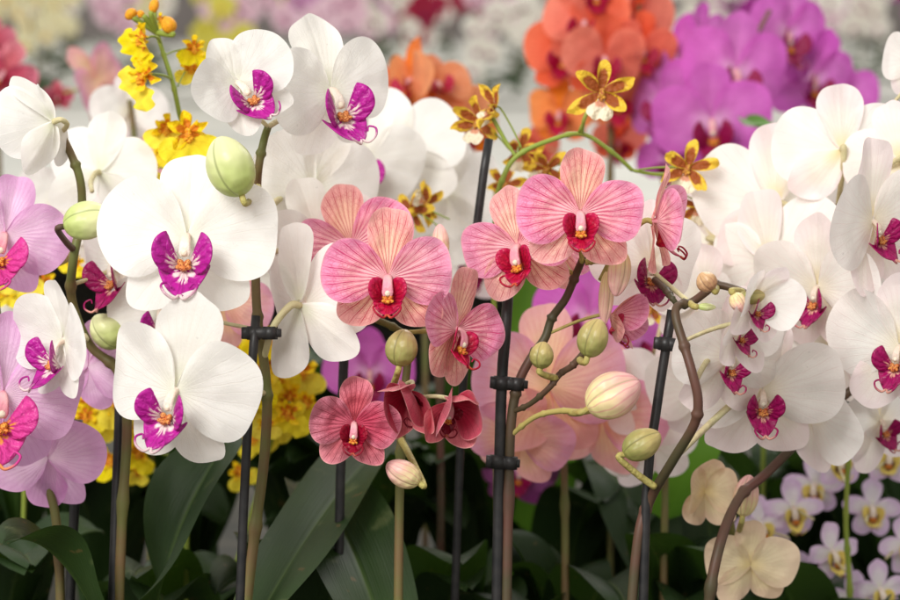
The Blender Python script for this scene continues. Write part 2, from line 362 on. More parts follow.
SIDE = [(.03, -.36), (.13, -.40), (.25, -.37), (.335, -.26), (.35, -.13), (.30, .0), (.20, .075), (.185, .0), (.20, -.12), (.16, -.22), (.06, -.28)]
SIDEF = [(.03, -.34), (.12, -.37), (.22, -.33), (.28, -.22), (.285, -.10), (.23, .0), (.13, .02), (.05, -.05), (.03, -.15), (.03, -.25)]
MIDL = [(0, -.03), (.05, -.02), (.07, .08), (.16, .09), (.285, .04), (.27, .14), (.20, .25), (.10, .36), (.035, .42), (0, .43),
        (-.035, .42), (-.10, .36), (-.20, .25), (-.27, .14), (-.285, .04), (-.16, .09), (-.07, .08), (-.05, -.02)]
def lip_mesh(K, seed, ls=1., tendril=1., low=False):
    rs = random.Random(seed); b = MB(); full = K.get('full', 0); nr = 4 if low else 8; nk = 2 if low else 4
    SD = SIDEF if full else SIDE
    for sgn in (1, -1):
        op = rs.uniform(-.04, .06)
        def fn(a, c, r, t, sgn=sgn, op=op):
            y = (-.10 if not full else -.05) - (1.1 + op) * max(0, a - .02) * (1.0 if not full else .8) - .22 * (c + .2) * (c < -.2) + 1.9 * max(0, a - .18) ** 2
            x = a * (.92 + .25 * (c + .3))
            return (sgn * x * ls, y * ls, c * ls)
        rows, ar = free_patch(SD, (.045, -.31), fn, nr, nk); b.grid(rows, ar)
    tl = R_(rs.uniform(38, 52))
    ms = .72 if full else 1.
    def fm(a, l, r, t):
        a *= ms; l *= ms; k = tl - l * .9
        y = -.14 - l * math.cos(k) * 1.0; z = -.33 - l * math.sin(tl) * 1.0 + .35 * a * a * 2
        return (a * ls, y * ls, z * ls + .02 * math.cos(a * 20) * r * ls)
    rows, ar = free_patch(MIDL, (0, .05), fm, nr, nk); b.grid(rows, ar)
    if not low:
        for sgn in (1, -1):
            T = Vector(fm(0, .42, 1, 0)) / ls
            pts = [T + Vector((sgn * .01, .01, 0)), T + Vector((sgn * .06, -.05, -.03)), T + Vector((sgn * .15, -.08, .03)),
                   T + Vector((sgn * .20, -.02, .11)), T + Vector((sgn * .15, .05, .14)), T + Vector((sgn * (.10 + rs.uniform(-.02, .03)), .03, .09))]
            if tendril < 1: pts = pts[:4]
            b.tube([p * ls for p in pts], lambda f: .013 * ls * (1 - f * .6), 6)
        # callus
        for sgn in (1, -1):
            b.blob((sgn * .032 * ls, -.19 * ls, -.29 * ls), .034 * ls, .045 * ls, .055 * ls, Matrix.Rotation(sgn * .5, 3, 'Y'), seg=10, rings=7, mi=1)
            b.blob((sgn * .052 * ls, -.22 * ls, -.325 * ls), .022 * ls, .05 * ls, .022 * ls, Matrix.Rotation(sgn * .6, 3, 'Z'), seg=8, rings=6, mi=1)
        b.blob((0, -.23 * ls, -.335 * ls), .04 * ls, .06 * ls, .03 * ls, seg=10, rings=6, mi=1)
    return b.mesh('lip', [K['lip'], K['cal']])

def column_mesh(K, ls=1.):
    b = MB(); full = K.get('full', 0); e = 1.22 if full else .95; v = Vector
    P = [(0, .04, .02), (0, -.05, .015), (0, -.115 * e, -.02 * e), (0, -.165 * e, -.085 * e), (0, -.18 * e, -.16 * e), (0, -.17 * e, -.215 * e)]
    P = [Vector(c) for c in catmull([tuple(p) for p in P], 4)]; n = len(P); rows = []; ar = []
    for i, p in enumerate(P):
        f = i / (n - 1); t = (P[min(i + 1, n - 1)] - P[max(0, i - 1)]).normalized(); nn = Vector((1, 0, 0)).cross(t)
        wd = (.045 + .035 * f) * (1.15 if full else .95) * (1 if f < .8 else 1 - (f - .8) * 1.6); th = .05 * (1 - .45 * f)
        row = []; a = []
        for k in range(14):
            an = 2 * math.pi * k / 14; c, s_ = math.cos(an), math.sin(an)
            dn = s_ * th - (.035 * math.exp(-(c / .5) ** 2) * f if s_ < 0 else 0) * -1
            row.append((p + Vector((1, 0, 0)) * c * wd + nn * dn) * ls); a.append((f, k / 7 - 1, f))
        rows.append(row); ar.append(a)
    b.grid(rows, ar, 0, True)
    b.blob(Vector((0, -.178 * e, -.175 * e)) * ls, .043 * ls, .04 * ls, .045 * ls, seg=12, rings=8, mi=1)
    return b.mesh('column', [K['col'], cap_m])

def flower_matrix(px, py, d, R, yaw, pitch, roll):
    e = Matrix.Rotation(R_(yaw), 3, 'Z') @ Matrix.Rotation(R_(-pitch), 3, 'X') @ Matrix.Rotation(R_(roll), 3, 'Y')
    M = (CB @ e).to_4x4() @ Matrix.Scale(R * S(d), 4)
    M.translation = at(px, py, d); return M

class Plant:
    def __init__(s, name, label, cat='orchid', group=None, stem=None, srad=.0026, smat=None, base=None):
        pts = [at(*p) for p in stem] if stem else []
        s.pts = [Vector(p) for p in catmull([tuple(p) for p in pts], 8)] if len(pts) > 1 else pts
        b0 = Vector(base) if base else (s.pts[-1].copy() if s.pts else Vector((0, 1, 1)))
        s.o = bpy.data.objects.new(name, None); COL.objects.link(s.o); s.o.location = b0; s.o.empty_display_size = .02
        tag(s.o, label, cat, group); s.b = b0; s.T = Matrix.Translation(-b0); s.n = 0; s.smat = smat or stem_mat
        if len(pts) > 1: s.stalk(stem, srad, 'stem')
    def stalk(s, stem, rad, name='stem', mat=None):
        b = MB(); P = [at(*p) - s.b for p in stem]
        nodes = [.13, .3, .47, .64, .82]
        def rf(f):
            r = rad * (.75 + .35 * f)
            for n in nodes: r += rad * .35 * math.exp(-((f - n) / .008) ** 2)
            return r
        b.tube(P, rf, 10, smooth=12); o = b.build(name, [mat or s.smat], s.o); return o
    def nearest(s, p):
        if not s.pts: return p + Vector((0, .05, -.03))
        return min(s.pts, key=lambda q: (q - p).length + max(0, q.z - p.z) * .8)
    def flower(s, k, px, py, d, R, yaw=0, pitch=0, roll=0, lat=None, opn=8, bend=-.25, cup=.12, ruf=.02, ls=1., tendril=1.,
               ped=None, pedmat=None, lipon=True, ds=1., dsp=.95, pw=1., sop=None, seed=None, label=None, q=1.):
        K = KINDS[k]; s.n += 1; sd = seed if seed is not None else int(px * 13 + py * 7)
        rs = random.Random(sd); M = s.T @ flower_matrix(px, py, d, R, yaw, pitch, roll)
        # the stalk that holds the flower is the flower's own mesh; the rest are its sub-parts
        W = flower_matrix(px, py, d, R, yaw, pitch, roll); Wi = W.inverted()
        bk = Vector((0, .04, 0))
        tgt = Wi @ (at(*ped) if ped else s.nearest(W @ Vector((0, .35, -.2))))
        dr = (tgt - bk)
        end = bk + dr if dr.length < 2.4 else bk + dr.normalized() * 1.2
        b = MB(); b.tube([bk, bk + Vector((0, .16, -.0)), bk + Vector((0, .34, -.04)).lerp(end, .35), end], lambda f: .05 - .012 * f, 8)
        fo = b.build('flower', [pedmat or (ped_pink if k in ('pink', 'rose', 'peach') else ped_white)], s.o, M)
        if label: fo['label'] = label
        lt = lat if lat is not None else K['rad']
        so = opn if sop is None else sop
        nr = int(12 * q); nk = 4 if q > .8 else 3
        def sep(outl, a, L, W, mir, y0, i):
            rows, ar = petal_rows(outl, R_(a + rs.uniform(-3, 3)), L, W, R_(so * .6 + rs.uniform(-7, 7)), bend + rs.uniform(-.3, .25), cup * rs.uniform(.4, 1.6), ruf * rs.uniform(.6, 2.2), sd + i, y0, mir, nr, nk, .025)
            m = MB(); m.grid(rows, ar); m.build('sepal', [K['sepal']], fo)
        sep(SEP, 90, ds, dsp, False, .03, 1)
        sep(LAT, -lt, .98, 1.05, True, .035, 2)
        sep(LAT, -180 + lt, .98, 1.05, False, .035, 3)
        for sgn in (1, -1):
            a = rs.uniform(-3, 3) + 0
            ang = R_(a) if sgn > 0 else R_(180 - a)
            rows, ar = petal_rows(PETN if K.get('full') else PET, ang, rs.uniform(.93, 1.04), pw * rs.uniform(.92, 1.05), R_(opn + rs.uniform(-8, 8)), bend * 1.2 + rs.uniform(-.25, .2), cup * rs.uniform(.2, 1.2),
                                  ruf * rs.uniform(.8, 2.4), sd + 10 + sgn, -.012 + .008 * sgn, sgn < 0, nr + 2, nk, .012)
            m = MB(); m.grid(rows, ar); m.build('petal', [K['petal']], fo)
        if lipon:
            lo = link('lip', lip_mesh(K, sd, ls, tendril), fo); sm = lo.modifiers.new('thickness', 'SOLIDIFY'); sm.thickness = .013; sm.offset = 0
            link('column', column_mesh(K, ls), fo)
        return fo
    def bud(s, px, py, d, rw, rh, roll=0, tilt=0, mat=None, ped=None, pedmat=None, lamp=.1, sag=0):
        """bud: rw/rh half sizes in photo pixels; roll turns its tip clockwise from straight up."""
        M3 = CB @ (Matrix.Rotation(R_(tilt), 3, 'X') @ Matrix.Rotation(R_(roll), 3, 'Y'))
        M = M3.to_4x4() @ Matrix.Scale(rh * S(d), 4); M.translation = at(px, py, d)
        b = MB(); k = rw / rh
        b.blob((0, 0, 0), k, k, 1., seg=36, rings=18, lobes=3, lamp=lamp, tip=.12)
        o = b.build('bud', [mat or bud_green, pedmat or ped_pink], s.o, s.T @ M)
        if ped:
            Mi = M.inverted(); c = MB(); e = Mi @ at(*ped); st = Vector((0, 0, -.93))
            c.tube([st, st + Vector((0, 0, -.35)), (st + Vector((0, 0, -.5))).lerp(e, .55), e], lambda f: .0022 / (rh * S(d)) * (.75 + .2 * f), 8)
            c.build('bud_stalk', [pedmat or ped_pink], o)
        return o
    def leaf(s, a, c, e, w, mat=None, up=(0, 0, 1), fold=.35):
        A, C, E = at(*a) - s.b, at(*c) - s.b, at(*e) - s.b
        b = MB(); rows = []; ar = []; n = 22; U = Vector(up)
        for i in range(n + 1):
            f = i / n; p = A * (1 - f) ** 2 + C * 2 * f * (1 - f) + E * f * f
            t = ((C - A) * (1 - f) + (E - C) * f).normalized(); sd = t.cross(U).normalized(); nn = sd.cross(t).normalized()
            hw = w * (math.sin(math.pi * min(1, f * .93 + .06)) ** .55) * (1 if f < .98 else .6)
            row = []; r2 = []
            for k in range(-5, 6):
                q = k / 5; row.append(p + sd * hw * q + nn * (abs(q) * hw * fold - .0012 * math.exp(-(q / .15) ** 2) + .004 * math.sin(f * 9 + q * 2) * q)); r2.append((f, q, f))
            rows.append(row); ar.append(r2)
        b.grid(rows, ar); return b.build('leaf', [mat or leaf_mat_], s.o)
    def oncid(s, px, py, d, R, yaw=0, pitch=0, roll=0, kind='yellow', ped=None):
        sd = int(px * 7 + py * 3); rs = random.Random(sd)
        W = flower_matrix(px, py, d, R, yaw, pitch, roll); M = s.T @ W
        bk = Vector((0, .03, 0)); tgt = W.inverted() @ (at(*ped) if ped else s.nearest(W @ Vector((0, .3, -.1))))
        dr = tgt - bk
        if dr.length > 1.6: tgt = bk + dr.normalized() * 1.6
        b = MB(); b.tube([bk, bk + Vector((0, .2, .05)), bk.lerp(tgt, .6) + Vector((0, .1, .06)), tgt], .032, 6)
        fo = b.build('flower', [stem_green], s.o, M)
        if kind == 'yellow':
            tl, tw, tm, lm, cm = .5, .8, yel_t, yel_p, yel_c
            lipo = [(0, -.02), (.08, .02), (.13, .12), (.28, .05), (.42, .03), (.62, .12), (.72, .3), (.66, .5), (.5, .64), (.3, .68), (.12, .62), (0, .54),
                    (-.12, .62), (-.3, .68), (-.5, .64), (-.66, .5), (-.72, .3), (-.62, .12), (-.42, .03), (-.28, .05), (-.13, .12), (-.08, .02)]
        else:
            tl, tw, tm, lm, cm = .95, .58, br_t, br_l, br_c
            lipo = [(0, -.02), (.07, .02), (.1, .2), (.2, .3), (.34, .4), (.36, .58), (.22, .72), (.08, .74), (0, .68),
                    (-.08, .74), (-.22, .72), (-.36, .58), (-.34, .4), (-.2, .3), (-.1, .2), (-.07, .02)]
        for i, a in enumerate((90, 155, 25, 215, -35)):
            rows, ar = petal_rows(SEP, R_(a + rs.uniform(-7, 7)), tl * rs.uniform(.9, 1.08), tl * tw, R_(rs.uniform(0, 34)), rs.uniform(-1., .9), .5, .09, sd + i, .0, False, 6, 2, .02)
            m = MB(); m.grid(rows, ar); m.build('petal' if i in (1, 2) else 'sepal', [tm], fo)
        def fm(a, l, r, t):
            return (a, -.06 - .22 * l + .07 * math.sin(a * 17 + l * 9 + sd) * r * r, -.05 - l * .95)
        rows, ar = free_patch(lipo, (0, .12), fm, 6, 3)
        m = MB(); m.grid(rows, ar)
        for c in ((0, -.12, -.06, .09), (.06, -.13, -.14, .06), (-.06, -.13, -.14, .06), (0, -.14, -.2, .06), (0, -.08, .04, .07)):
            m.blob(c[:3], c[3], c[3], c[3], seg=8, rings=6, mi=1)
        m.build('lip', [lm, cm], fo); return fo

def stake(label, pts, rad, clips=(), group=None):
    P = [at(*p) for p in pts]; o = bpy.data.objects.new('support_stake', None); COL.objects.link(o); o.location = P[-1]
    b = MB(); b.tube([p - P[-1] for p in P], rad, 12, smooth=2 if len(P) > 2 else 0); b.build('rod', [stake_mat], o)
    tag(o, label, 'plant stake', group)
    for (cx, cy, d, tx, ang) in clips:
        c = at(cx, cy, d) - P[-1]; M = CB @ Matrix.Rotation(R_(ang), 3, 'Y')
        m = MB(); m.tube([c + M @ Vector((0, 0, .0038)), c + M @ Vector((0, 0, -.0038))], rad * 1.55, 14, smooth=0)
        dx = tx * S(d)
        m.box(c + M @ Vector((dx * .5, -.0022, 0)), abs(dx) * .62, .0016, .0030, M)
        m.box(c + M @ Vector((dx * .5, .0042, 0)), abs(dx) * .55, .0012, .0026, M)
        m.tube([c + M @ Vector((dx, 0, .0036)), c + M @ Vector((dx, 0, -.0036))], .0044, 12, smooth=0)
        m.box(c + M @ Vector((dx * 1.32, 0, 0)), .0035, .0018, .0024, M)
        m.box(c + M @ Vector((-math.copysign(.0046, dx), 0, 0)), .0022, .0030, .0034, M)
        m.build('clip', [stake_mat], o)
    return o


# ================================================================== SETTING
def plane(name, x0, x1, y0, y1, z, mat):
    b = MB(); b.v = [(x0, y0, z), (x1, y0, z), (x1, y1, z), (x0, y1, z)]; b.f = [(0, 1, 2, 3)]; b.a = [(0, 0, 0)] * 4; b.m = [0]
    return struct(b.build(name, [mat]))
floor_m = plain_mat('concrete_floor', (150, 148, 140), (176, 172, 162), 1.5, .8, 0., .2, dist=.01, detail=8.)
bench_m = plain_mat('bench_pale_plastic', (190, 190, 182), (206, 204, 196), 3., .6, 0., .15, dist=.005, detail=6.)
plane('floor', -30, 30, -5, 40, 0., floor_m)
tray_m = plain_mat('bench_dark_tray', (46, 46, 40), (66, 62, 52), 30., .7, 0., .3, dist=.005, detail=6.)
def bench(y0, y1, z, label, mt=None):
    b = MB(); b.box((0, (y0 + y1) / 2, z - .02), 7, (y1 - y0) / 2, .02, bev=.01)
    o = bpy.data.objects.new('plant_bench', None); COL.objects.link(o); o.location = (0, (y0 + y1) / 2, 0); tag(o, label, 'bench')
    t = b.build('bench_top', [mt or bench_m], o); t.location = (0, -(y0 + y1) / 2, 0)
    for x in (-6.5, -3.9, -1.3, 1.3, 3.9, 6.5):
        for y in (y0 + .15, y1 - .15):
            l = MB(); l.box((x, y - (y0 + y1) / 2, (z - .04) / 2), .025, .025, (z - .045) / 2); l.build('leg', [floor_m], o)
bench(.7, 2.55, .78, 'dark bench directly under the sharp foreground orchids', tray_m)
bench(3.0, 13.5, .95, 'broad pale bench across the background carrying the blurred orchids')
wall_m = plain_mat('greenhouse_wall', (128, 120, 118), (150, 142, 138), 1., .7, 0., .1)
b = MB(); b.v = [(-14, 15, 0), (14, 15, 0), (14, 15, 4), (-14, 15, 4)]; b.f = [(0, 1, 2, 3)]; b.a = [(0, 0, 0)] * 4; b.m = [0]; struct(b.build('back_wall', [wall_m]))

# ================================================================== WHITE ORCHID WITH MAGENTA LIPS (left of centre)
W1 = Plant('white_orchid', 'white orchid with magenta lips clipped to a black stake, left of the pink veined orchid', 'orchid',
           stem=[(268, 127, 1.115), (264, 140, 1.12), (259, 165, 1.12), (257, 190, 1.13), (256, 240, 1.13), (256, 292, 1.125), (259, 330, 1.12), (265, 370, 1.12), (267, 410, 1.12), (263, 470, 1.12), (254, 540, 1.12), (244, 640, 1.12), (244, 760, 1.12)], srad=.0029)
W1.flower('white', 187, 238, 1.075, 91, 0, -2, 2, lat=52, opn=5, bend=-.18, ruf=.02, ds=.93, ls=.98)
W1.flower('white', 238, 84, 1.09, 60, 24, 0, -34, lat=58, opn=20, bend=.1, cup=.3, ruf=.03, ds=.86, ls=1.15, ped=(268, 127, 1.115), tendril=.5)
W1.flower('white', 331, 92, 1.13, 72, 34, -4, -14, lat=52, opn=4, bend=-.25, ls=1.15, ds=1.12, dsp=1.1)
W1.flower('white', 176, 392, 1.05, 88, -22, -10, 12, lat=58, opn=-4, bend=-.2, ls=.92, ds=1.16, dsp=1.15)
W1.flower('white', 302, 305, 1.11, 84, 138, 4, 12, lat=46, opn=16, bend=.1, ped=(264, 358, 1.12))
W1.flower('white', 312, 188, 1.20, 80, 40, -10, 8, lat=55, opn=10, bend=-.1, lipon=False)
W1.flower('white', 160, 312, 1.15, 52, 8, -10, 0, lat=50, ls=1.1)
W1.flower('white', 258, 214, 1.19, 58, 14, -10, 30, lat=55, opn=10, lipon=False)
W1.flower('white', 318, 240, 1.17, 66, 30, -10, -20, lat=55, opn=16, lipon=False)
W1.bud(231, 168, 1.06, 24.5, 30, roll=-22, mat=bud_green, lamp=.05, ped=(258, 187, 1.12))
W1.leaf((246, 640, 1.12), (330, 480, 1.2), (400, 430, 1.4), .024)
W1.leaf((150, 640, 1.2), (165, 520, 1.17), (235, 430, 1.22), .030)

W2 = Plant('white_orchid', 'white orchid at the left edge with a green bud and a flower seen from behind', 'orchid',
           stem=[(60, 132, 1.12), (70, 152, 1.12), (79, 175, 1.12), (82, 198, 1.125), (80, 225, 1.13), (73, 262, 1.13), (72, 300, 1.15), (90, 345, 1.16), (118, 372, 1.16), (127, 420, 1.16), (122, 520, 1.16), (118, 640, 1.16), (118, 760, 1.16)], srad=.0029)
W2.flower('white', 52, 122, 1.10, 62, -122, -8, 14, lat=48, opn=26, bend=.5, cup=.35, ped=(60, 134, 1.12), lipon=False)
W2.flower('white', 64, 342, 1.08, 66, -50, -4, 6, lat=55, opn=18, bend=.1, ls=1.1)
W2.flower('blush', 118, 262, 1.15, 56, -40, -8, -4, lat=50, ls=1.25)
W2.flower('white', 100, 172, 1.24, 62, 168, 10, -12, lat=40, opn=18, lipon=False)
W2.bud(86, 221, 1.09, 20, 23, roll=75, mat=bud_green, ped=(74, 250, 1.13), pedmat=stem_dark, lamp=.14)
W2.bud(108, 332, 1.15, 17, 19, roll=-40, mat=bud_green, ped=(120, 362, 1.16))
W2.leaf((118, 660, 1.16), (60, 520, 1.15), (5, 540, 1.1), .026)

# ================================================================== LILAC ORCHID at the left edge
L1 = Plant('lilac_orchid', 'lilac pink orchid with orange throats cut by the left edge', 'orchid',
           stem=[(-12, 180, 1.16), (-4, 300, 1.16), (10, 400, 1.16), (40, 470, 1.16), (58, 540, 1.16), (62, 760, 1.16)])
L1.flower('lilac', 4, 236, 1.13, 64, 12, -8, 14, lat=50, ls=1.25)
L1.flower('lilac', 2, 396, 1.09, 84, 20, -6, 8, lat=52, ls=1.15)
L1.flower('lilac', 88, 366, 1.17, 50, -10, -10, 20, lat=50, lipon=False)
L1.flower('lilac', 48, 458, 1.15, 62, 4, -20, -10, lat=70, lipon=False)
L1.bud(50, 258, 1.17, 11, 22, roll=80, mat=bud_olive, ped=(10, 262, 1.17))

# ================================================================== PINK VEINED ORCHID (centre)
P1 = Plant('pink_orchid', 'pink orchid with dark veins and crimson lips on the tall central spike', 'orchid',
           stem=[(584, 256, 1.10), (577, 272, 1.11), (566, 298, 1.115), (552, 318, 1.12), (545, 338, 1.12), (531, 358, 1.12), (519, 382, 1.12), (512, 415, 1.12), (509, 470, 1.12), (506, 640, 1.12), (506, 760, 1.12)], srad=.0028, smat=stem_dark)
P1.flower('pink', 580, 214, 1.055, 67, 0, -3, 0, lat=44, opn=5, bend=-.1, ls=.98, ped=(582, 262, 1.10))
P1.flower('pink', 518, 247, 1.10, 62, -24, -6, -10, lat=48, opn=6, bend=-.15, ls=1.1)
P1.flower('pink', 556, 243, 1.135, 50, 10, -5, 25, lat=50, opn=4, lipon=False)
P1.flower('pink', 655, 222, 1.09, 60, 80, -2, -8, lat=52, opn=22, bend=.05, ls=1.1, ped=(600, 280, 1.11))
P1.flower('pink', 612, 316, 1.12, 42, 78, -12, 25, lat=50, opn=45, bend=.3, ls=1.2, ped=(548, 334, 1.12))
P1.stalk([(512, 412, 1.12), (530, 404, 1.11), (549, 388, 1.10), (560, 374, 1.10), (572, 366, 1.095), (585, 352, 1.09)], .0019, 'side_branch')
P1.stalk([(507, 446, 1.12), (511, 436, 1.12), (535, 417, 1.11), (560, 411, 1.10), (580, 412, 1.09), (592, 410, 1.09)], .0017, 'side_branch', ped_pink)
P1.bud(542, 356, 1.09, 12.5, 13, roll=8, mat=bud_olive, ped=(556, 378, 1.10), lamp=.16)
P1.bud(593, 339, 1.075, 16, 19, roll=18, mat=bud_olive, ped=(580, 360, 1.09), lamp=.2)
P1.bud(612, 396, 1.08, 24, 28, roll=62, mat=bud_blush, ped=(570, 412, 1.10), lamp=.22)
P1.bud(619, 272, 1.08, 12, 22, roll=188, mat=bud_blush, ped=(590, 262, 1.10), lamp=.2)
P1.bud(606, 296, 1.10, 8, 26, roll=184, mat=bud_blush, ped=(585, 262, 1.10), lamp=.2)

P2 = Plant('pink_orchid', 'pink veined orchid left of the central stake with deep rose cupped flowers below', 'orchid',
           stem=[(372, 318, 1.12), (398, 330, 1.125), (408, 345, 1.13), (404, 400, 1.13), (400, 470, 1.13), (398, 640, 1.13), (398, 760, 1.13)], srad=.0026)
P2.flower('pink', 388, 278, 1.07, 69, 0, -3, 0, lat=42, opn=4, bend=-.1, ds=1.05, ls=1.0)
P2.flower('pink', 352, 246, 1.15, 66, -10, -6, -14, lat=48, opn=4, lipon=False)
P2.flower('pink', 456, 330, 1.085, 60, 48, -4, 14, lat=62, opn=10, bend=.0, ls=1.1, ds=1.1)
P2.flower('rose', 354, 424, 1.08, 50, 4, -10, 4, lat=50, opn=12, bend=.1, label='deep rose flower below the pink ones')
P2.flower('rosedark', 410, 392, 1.085, 54, -14, -36, -14, lat=44, opn=44, bend=.9, cup=.5, ls=.9, label='cupped deep rose flower')
P2.flower('rosedark', 450, 404, 1.08, 52, 16, -30, 10, lat=46, opn=40, bend=.9, cup=.45, ls=.9, label='cupped deep rose flower')
P2.bud(402, 349, 1.08, 17, 18, roll=10, mat=bud_olive, ped=(388, 400, 1.12), lamp=.16)
P2.bud(441, 243, 1.16, 9, 17, roll=-4, mat=bud_blush, ped=(438, 300, 1.16))
P2.bud(404, 474, 1.09, 14, 18, roll=-60, mat=bud_blush, ped=(401, 440, 1.125))
P2.leaf((398, 690, 1.13), (350, 500, 1.2), (300, 480, 1.35), .03)

# ================================================================== PEACH ORCHID behind the pink one
Q1 = Plant('peach_orchid', 'softly blurred peach pink orchid behind the central stake', 'orchid',
           stem=[(545, 330, 1.30), (560, 400, 1.32), (565, 520, 1.32), (565, 760, 1.32)])
Q1.flower('peach', 548, 385, 1.25, 82, 8, -12, 0, lat=52, opn=12, lipon=False)
Q1.flower('peach', 600, 412, 1.28, 72, -12, -10, 14, lat=50, opn=16, lipon=False)
Q1.flower('peach', 520, 436, 1.26, 56, -12, -20, 14, lat=50, opn=16, lipon=False)
Q1.flower('blush', 650, 440, 1.30, 56, 12, -10, -14, lat=50, opn=10, lipon=False)
Q1.flower('peach', 225, 300, 1.22, 52, 20, 0, 30, lat=50, lipon=False, ped=(250, 330, 1.3))

# ================================================================== WHITE AND BLUSH ORCHIDS (right)
C1 = Plant('white_orchid', 'white orchid with crimson purple lips on the brown spike clipped to the leaning stake', 'orchid',
           stem=[(752, 296, 1.06), (735, 289, 1.065), (716, 285, 1.07), (706, 292, 1.075), (692, 302, 1.08), (678, 306, 1.075), (676, 318, 1.07), (684, 345, 1.065), (692, 372, 1.06), (698, 400, 1.06), (694, 425, 1.065), (672, 462, 1.08), (650, 500, 1.10), (638, 540, 1.10), (630, 640, 1.10), (630, 760, 1.10)], srad=.0027, smat=stem_dark)
C1.flower('blush', 650, 262, 1.13, 62, 14, -6, 6, lat=50, opn=4, ls=1.0, pw=1.1)
C1.flower('blush', 756, 300, 1.05, 48, 34, -14, 12, lat=52, opn=28, bend=.2, cup=.3, ls=.85)
C1.flower('blush', 738, 326, 1.075, 54, 40, -8, 10, lat=52, opn=22, bend=.2, ls=.8)
C1.flower('blush', 730, 356, 1.105, 72, 26, -18, 4, lat=50, opn=12, ls=.66)
C1.flower('blush', 762, 392, 1.13, 84, 4, -20, 0, lat=56, opn=6, ls=.68)
C1.bud(707, 282, 1.055, 11, 10, roll=-40, mat=bud_brown, ped=(716, 287, 1.07), lamp=.16)
C1.bud(753, 297, 1.045, 8, 11, roll=80, mat=bud_olive, ped=(742, 292, 1.06), lamp=.16)
C1.bud(738, 302, 1.045, 9, 10, roll=150, mat=bud_blush, ped=(742, 292, 1.06), lamp=.16)
C1.bud(706, 307, 1.07, 4, 9, roll=92, mat=bud_green, ped=(690, 303, 1.08))
C1.bud(641, 445, 1.08, 16, 20, roll=60, mat=bud_olive, ped=(655, 487, 1.09))
C1.stalk([(678, 306, 1.09), (672, 298, 1.09), (666, 290, 1.10), (655, 280, 1.12)], .0019, 'side_branch')

C2 = Plant('white_orchid', 'large white orchid with purple lips filling the right edge', 'orchid',
           stem=[(838, 205, 1.22), (828, 235, 1.22), (850, 300, 1.22), (862, 372, 1.2), (838, 402, 1.2), (770, 470, 1.18), (738, 500, 1.16), (716, 560, 1.14), (706, 640, 1.14), (706, 760, 1.14)], srad=.003, smat=stem_dark)
C2.flower('blush', 872, 222, 1.13, 80, 38, -10, -14, lat=58, opn=16, bend=0, ls=.72, ds=1.1)
C2.flower('blush', 842, 150, 1.19, 70, 176, -4, 2, lat=38, opn=10, lipon=False)
C2.flower('blush', 818, 288, 1.16, 76, -44, -12, 6, lat=54, opn=10, ls=.7)
C2.flower('blush', 900, 348, 1.12, 78, -36, -10, 8, lat=54, opn=14, ls=.75)
C2.flower('blush', 770, 262, 1.19, 84, 142, -4, 24, lat=50, opn=22, lipon=False)
C2.flower('blush', 812, 410, 1.18, 66, -34, -24, 30, lat=50, opn=26, lipon=False)
C2.flower('blush', 858, 300, 1.18, 74, 60, -4, 34, lat=50, opn=24, lipon=False)
C2.flower('blush', 700, 300, 1.22, 64, -50, -4, 24, lat=50, opn=24, lipon=False)
C2.flower('blush', 775, 205, 1.23, 84, 186, -4, -4, lat=50, opn=4, lipon=False)
C2.flower('blush', 715, 240, 1.26, 66, 150, -4, 16, lat=50, opn=4, lipon=False)
C2.flower('blush', 900, 160, 1.17, 60, 160, -4, 10, lat=50, opn=4, lipon=False)
C2.flower('blush', 828, 350, 1.20, 78, 20, -8, 24, lat=54, opn=8, lipon=False)
C2.flower('blush', 912, 62, 1.2, 42, -60, 0, 10, lat=50, opn=8, lipon=False)
C2.flower('blush', 880, 420, 1.22, 60, 30, -20, -20, lat=50, opn=16, ls=.7)
C2.leaf((706, 720, 1.42), (720, 560, 1.42), (700, 440, 1.46), .03)

C3 = Plant('white_orchid', 'blurred white orchid between the leaning stake and the peach flowers', 'orchid',
           stem=[(655, 350, 1.32), (665, 450, 1.32), (660, 760, 1.32)])
C3.flower('blush', 660, 395, 1.27, 62, 8, -8, 20, lat=50, lipon=False)
C3.flower('blush', 702, 388, 1.24, 58, -14, -8, -10, lat=50, lipon=False)
C3.flower('blush', 690, 245, 1.3, 60, 14, -8, -10, lat=50, lipon=False)
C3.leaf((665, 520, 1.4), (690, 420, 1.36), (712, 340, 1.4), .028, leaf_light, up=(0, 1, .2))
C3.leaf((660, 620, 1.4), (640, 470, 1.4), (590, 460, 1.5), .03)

C4 = Plant('white_orchid', 'out of focus white orchid cluster above the pink flowers, left of the bare stake top', 'orchid',
           stem=[(325, 205, 1.33), (340, 191, 1.33), (362, 187, 1.34), (400, 200, 1.4), (430, 260, 1.42), (440, 400, 1.42), (440, 760, 1.42)], srad=.0026, smat=stem_dark)
for a in [('white', 362, 160, 1.33, 64, 10, -8, 10, True), ('white', 405, 152, 1.36, 66, -14, -4, -16, False), ('white', 446, 190, 1.38, 62, 20, -8, 6, False),
          ('blush', 350, 222, 1.4, 52, 14, -10, 12, False), ('white', 425, 230, 1.42, 60, -14, -8, 12, False), ('blush', 470, 260, 1.46, 50, 0, -10, 0, True), ('white', 290, 250, 1.4, 60, 0, 0, 0, False)]:
    C4.flower(*a[:8], lat=52, lipon=a[8])
C5 = Plant('white_orchid', 'out of focus blush white orchid behind the left flowers', 'orchid',
           stem=[(130, 100, 1.5), (140, 200, 1.5), (150, 400, 1.5), (150, 760, 1.5)])
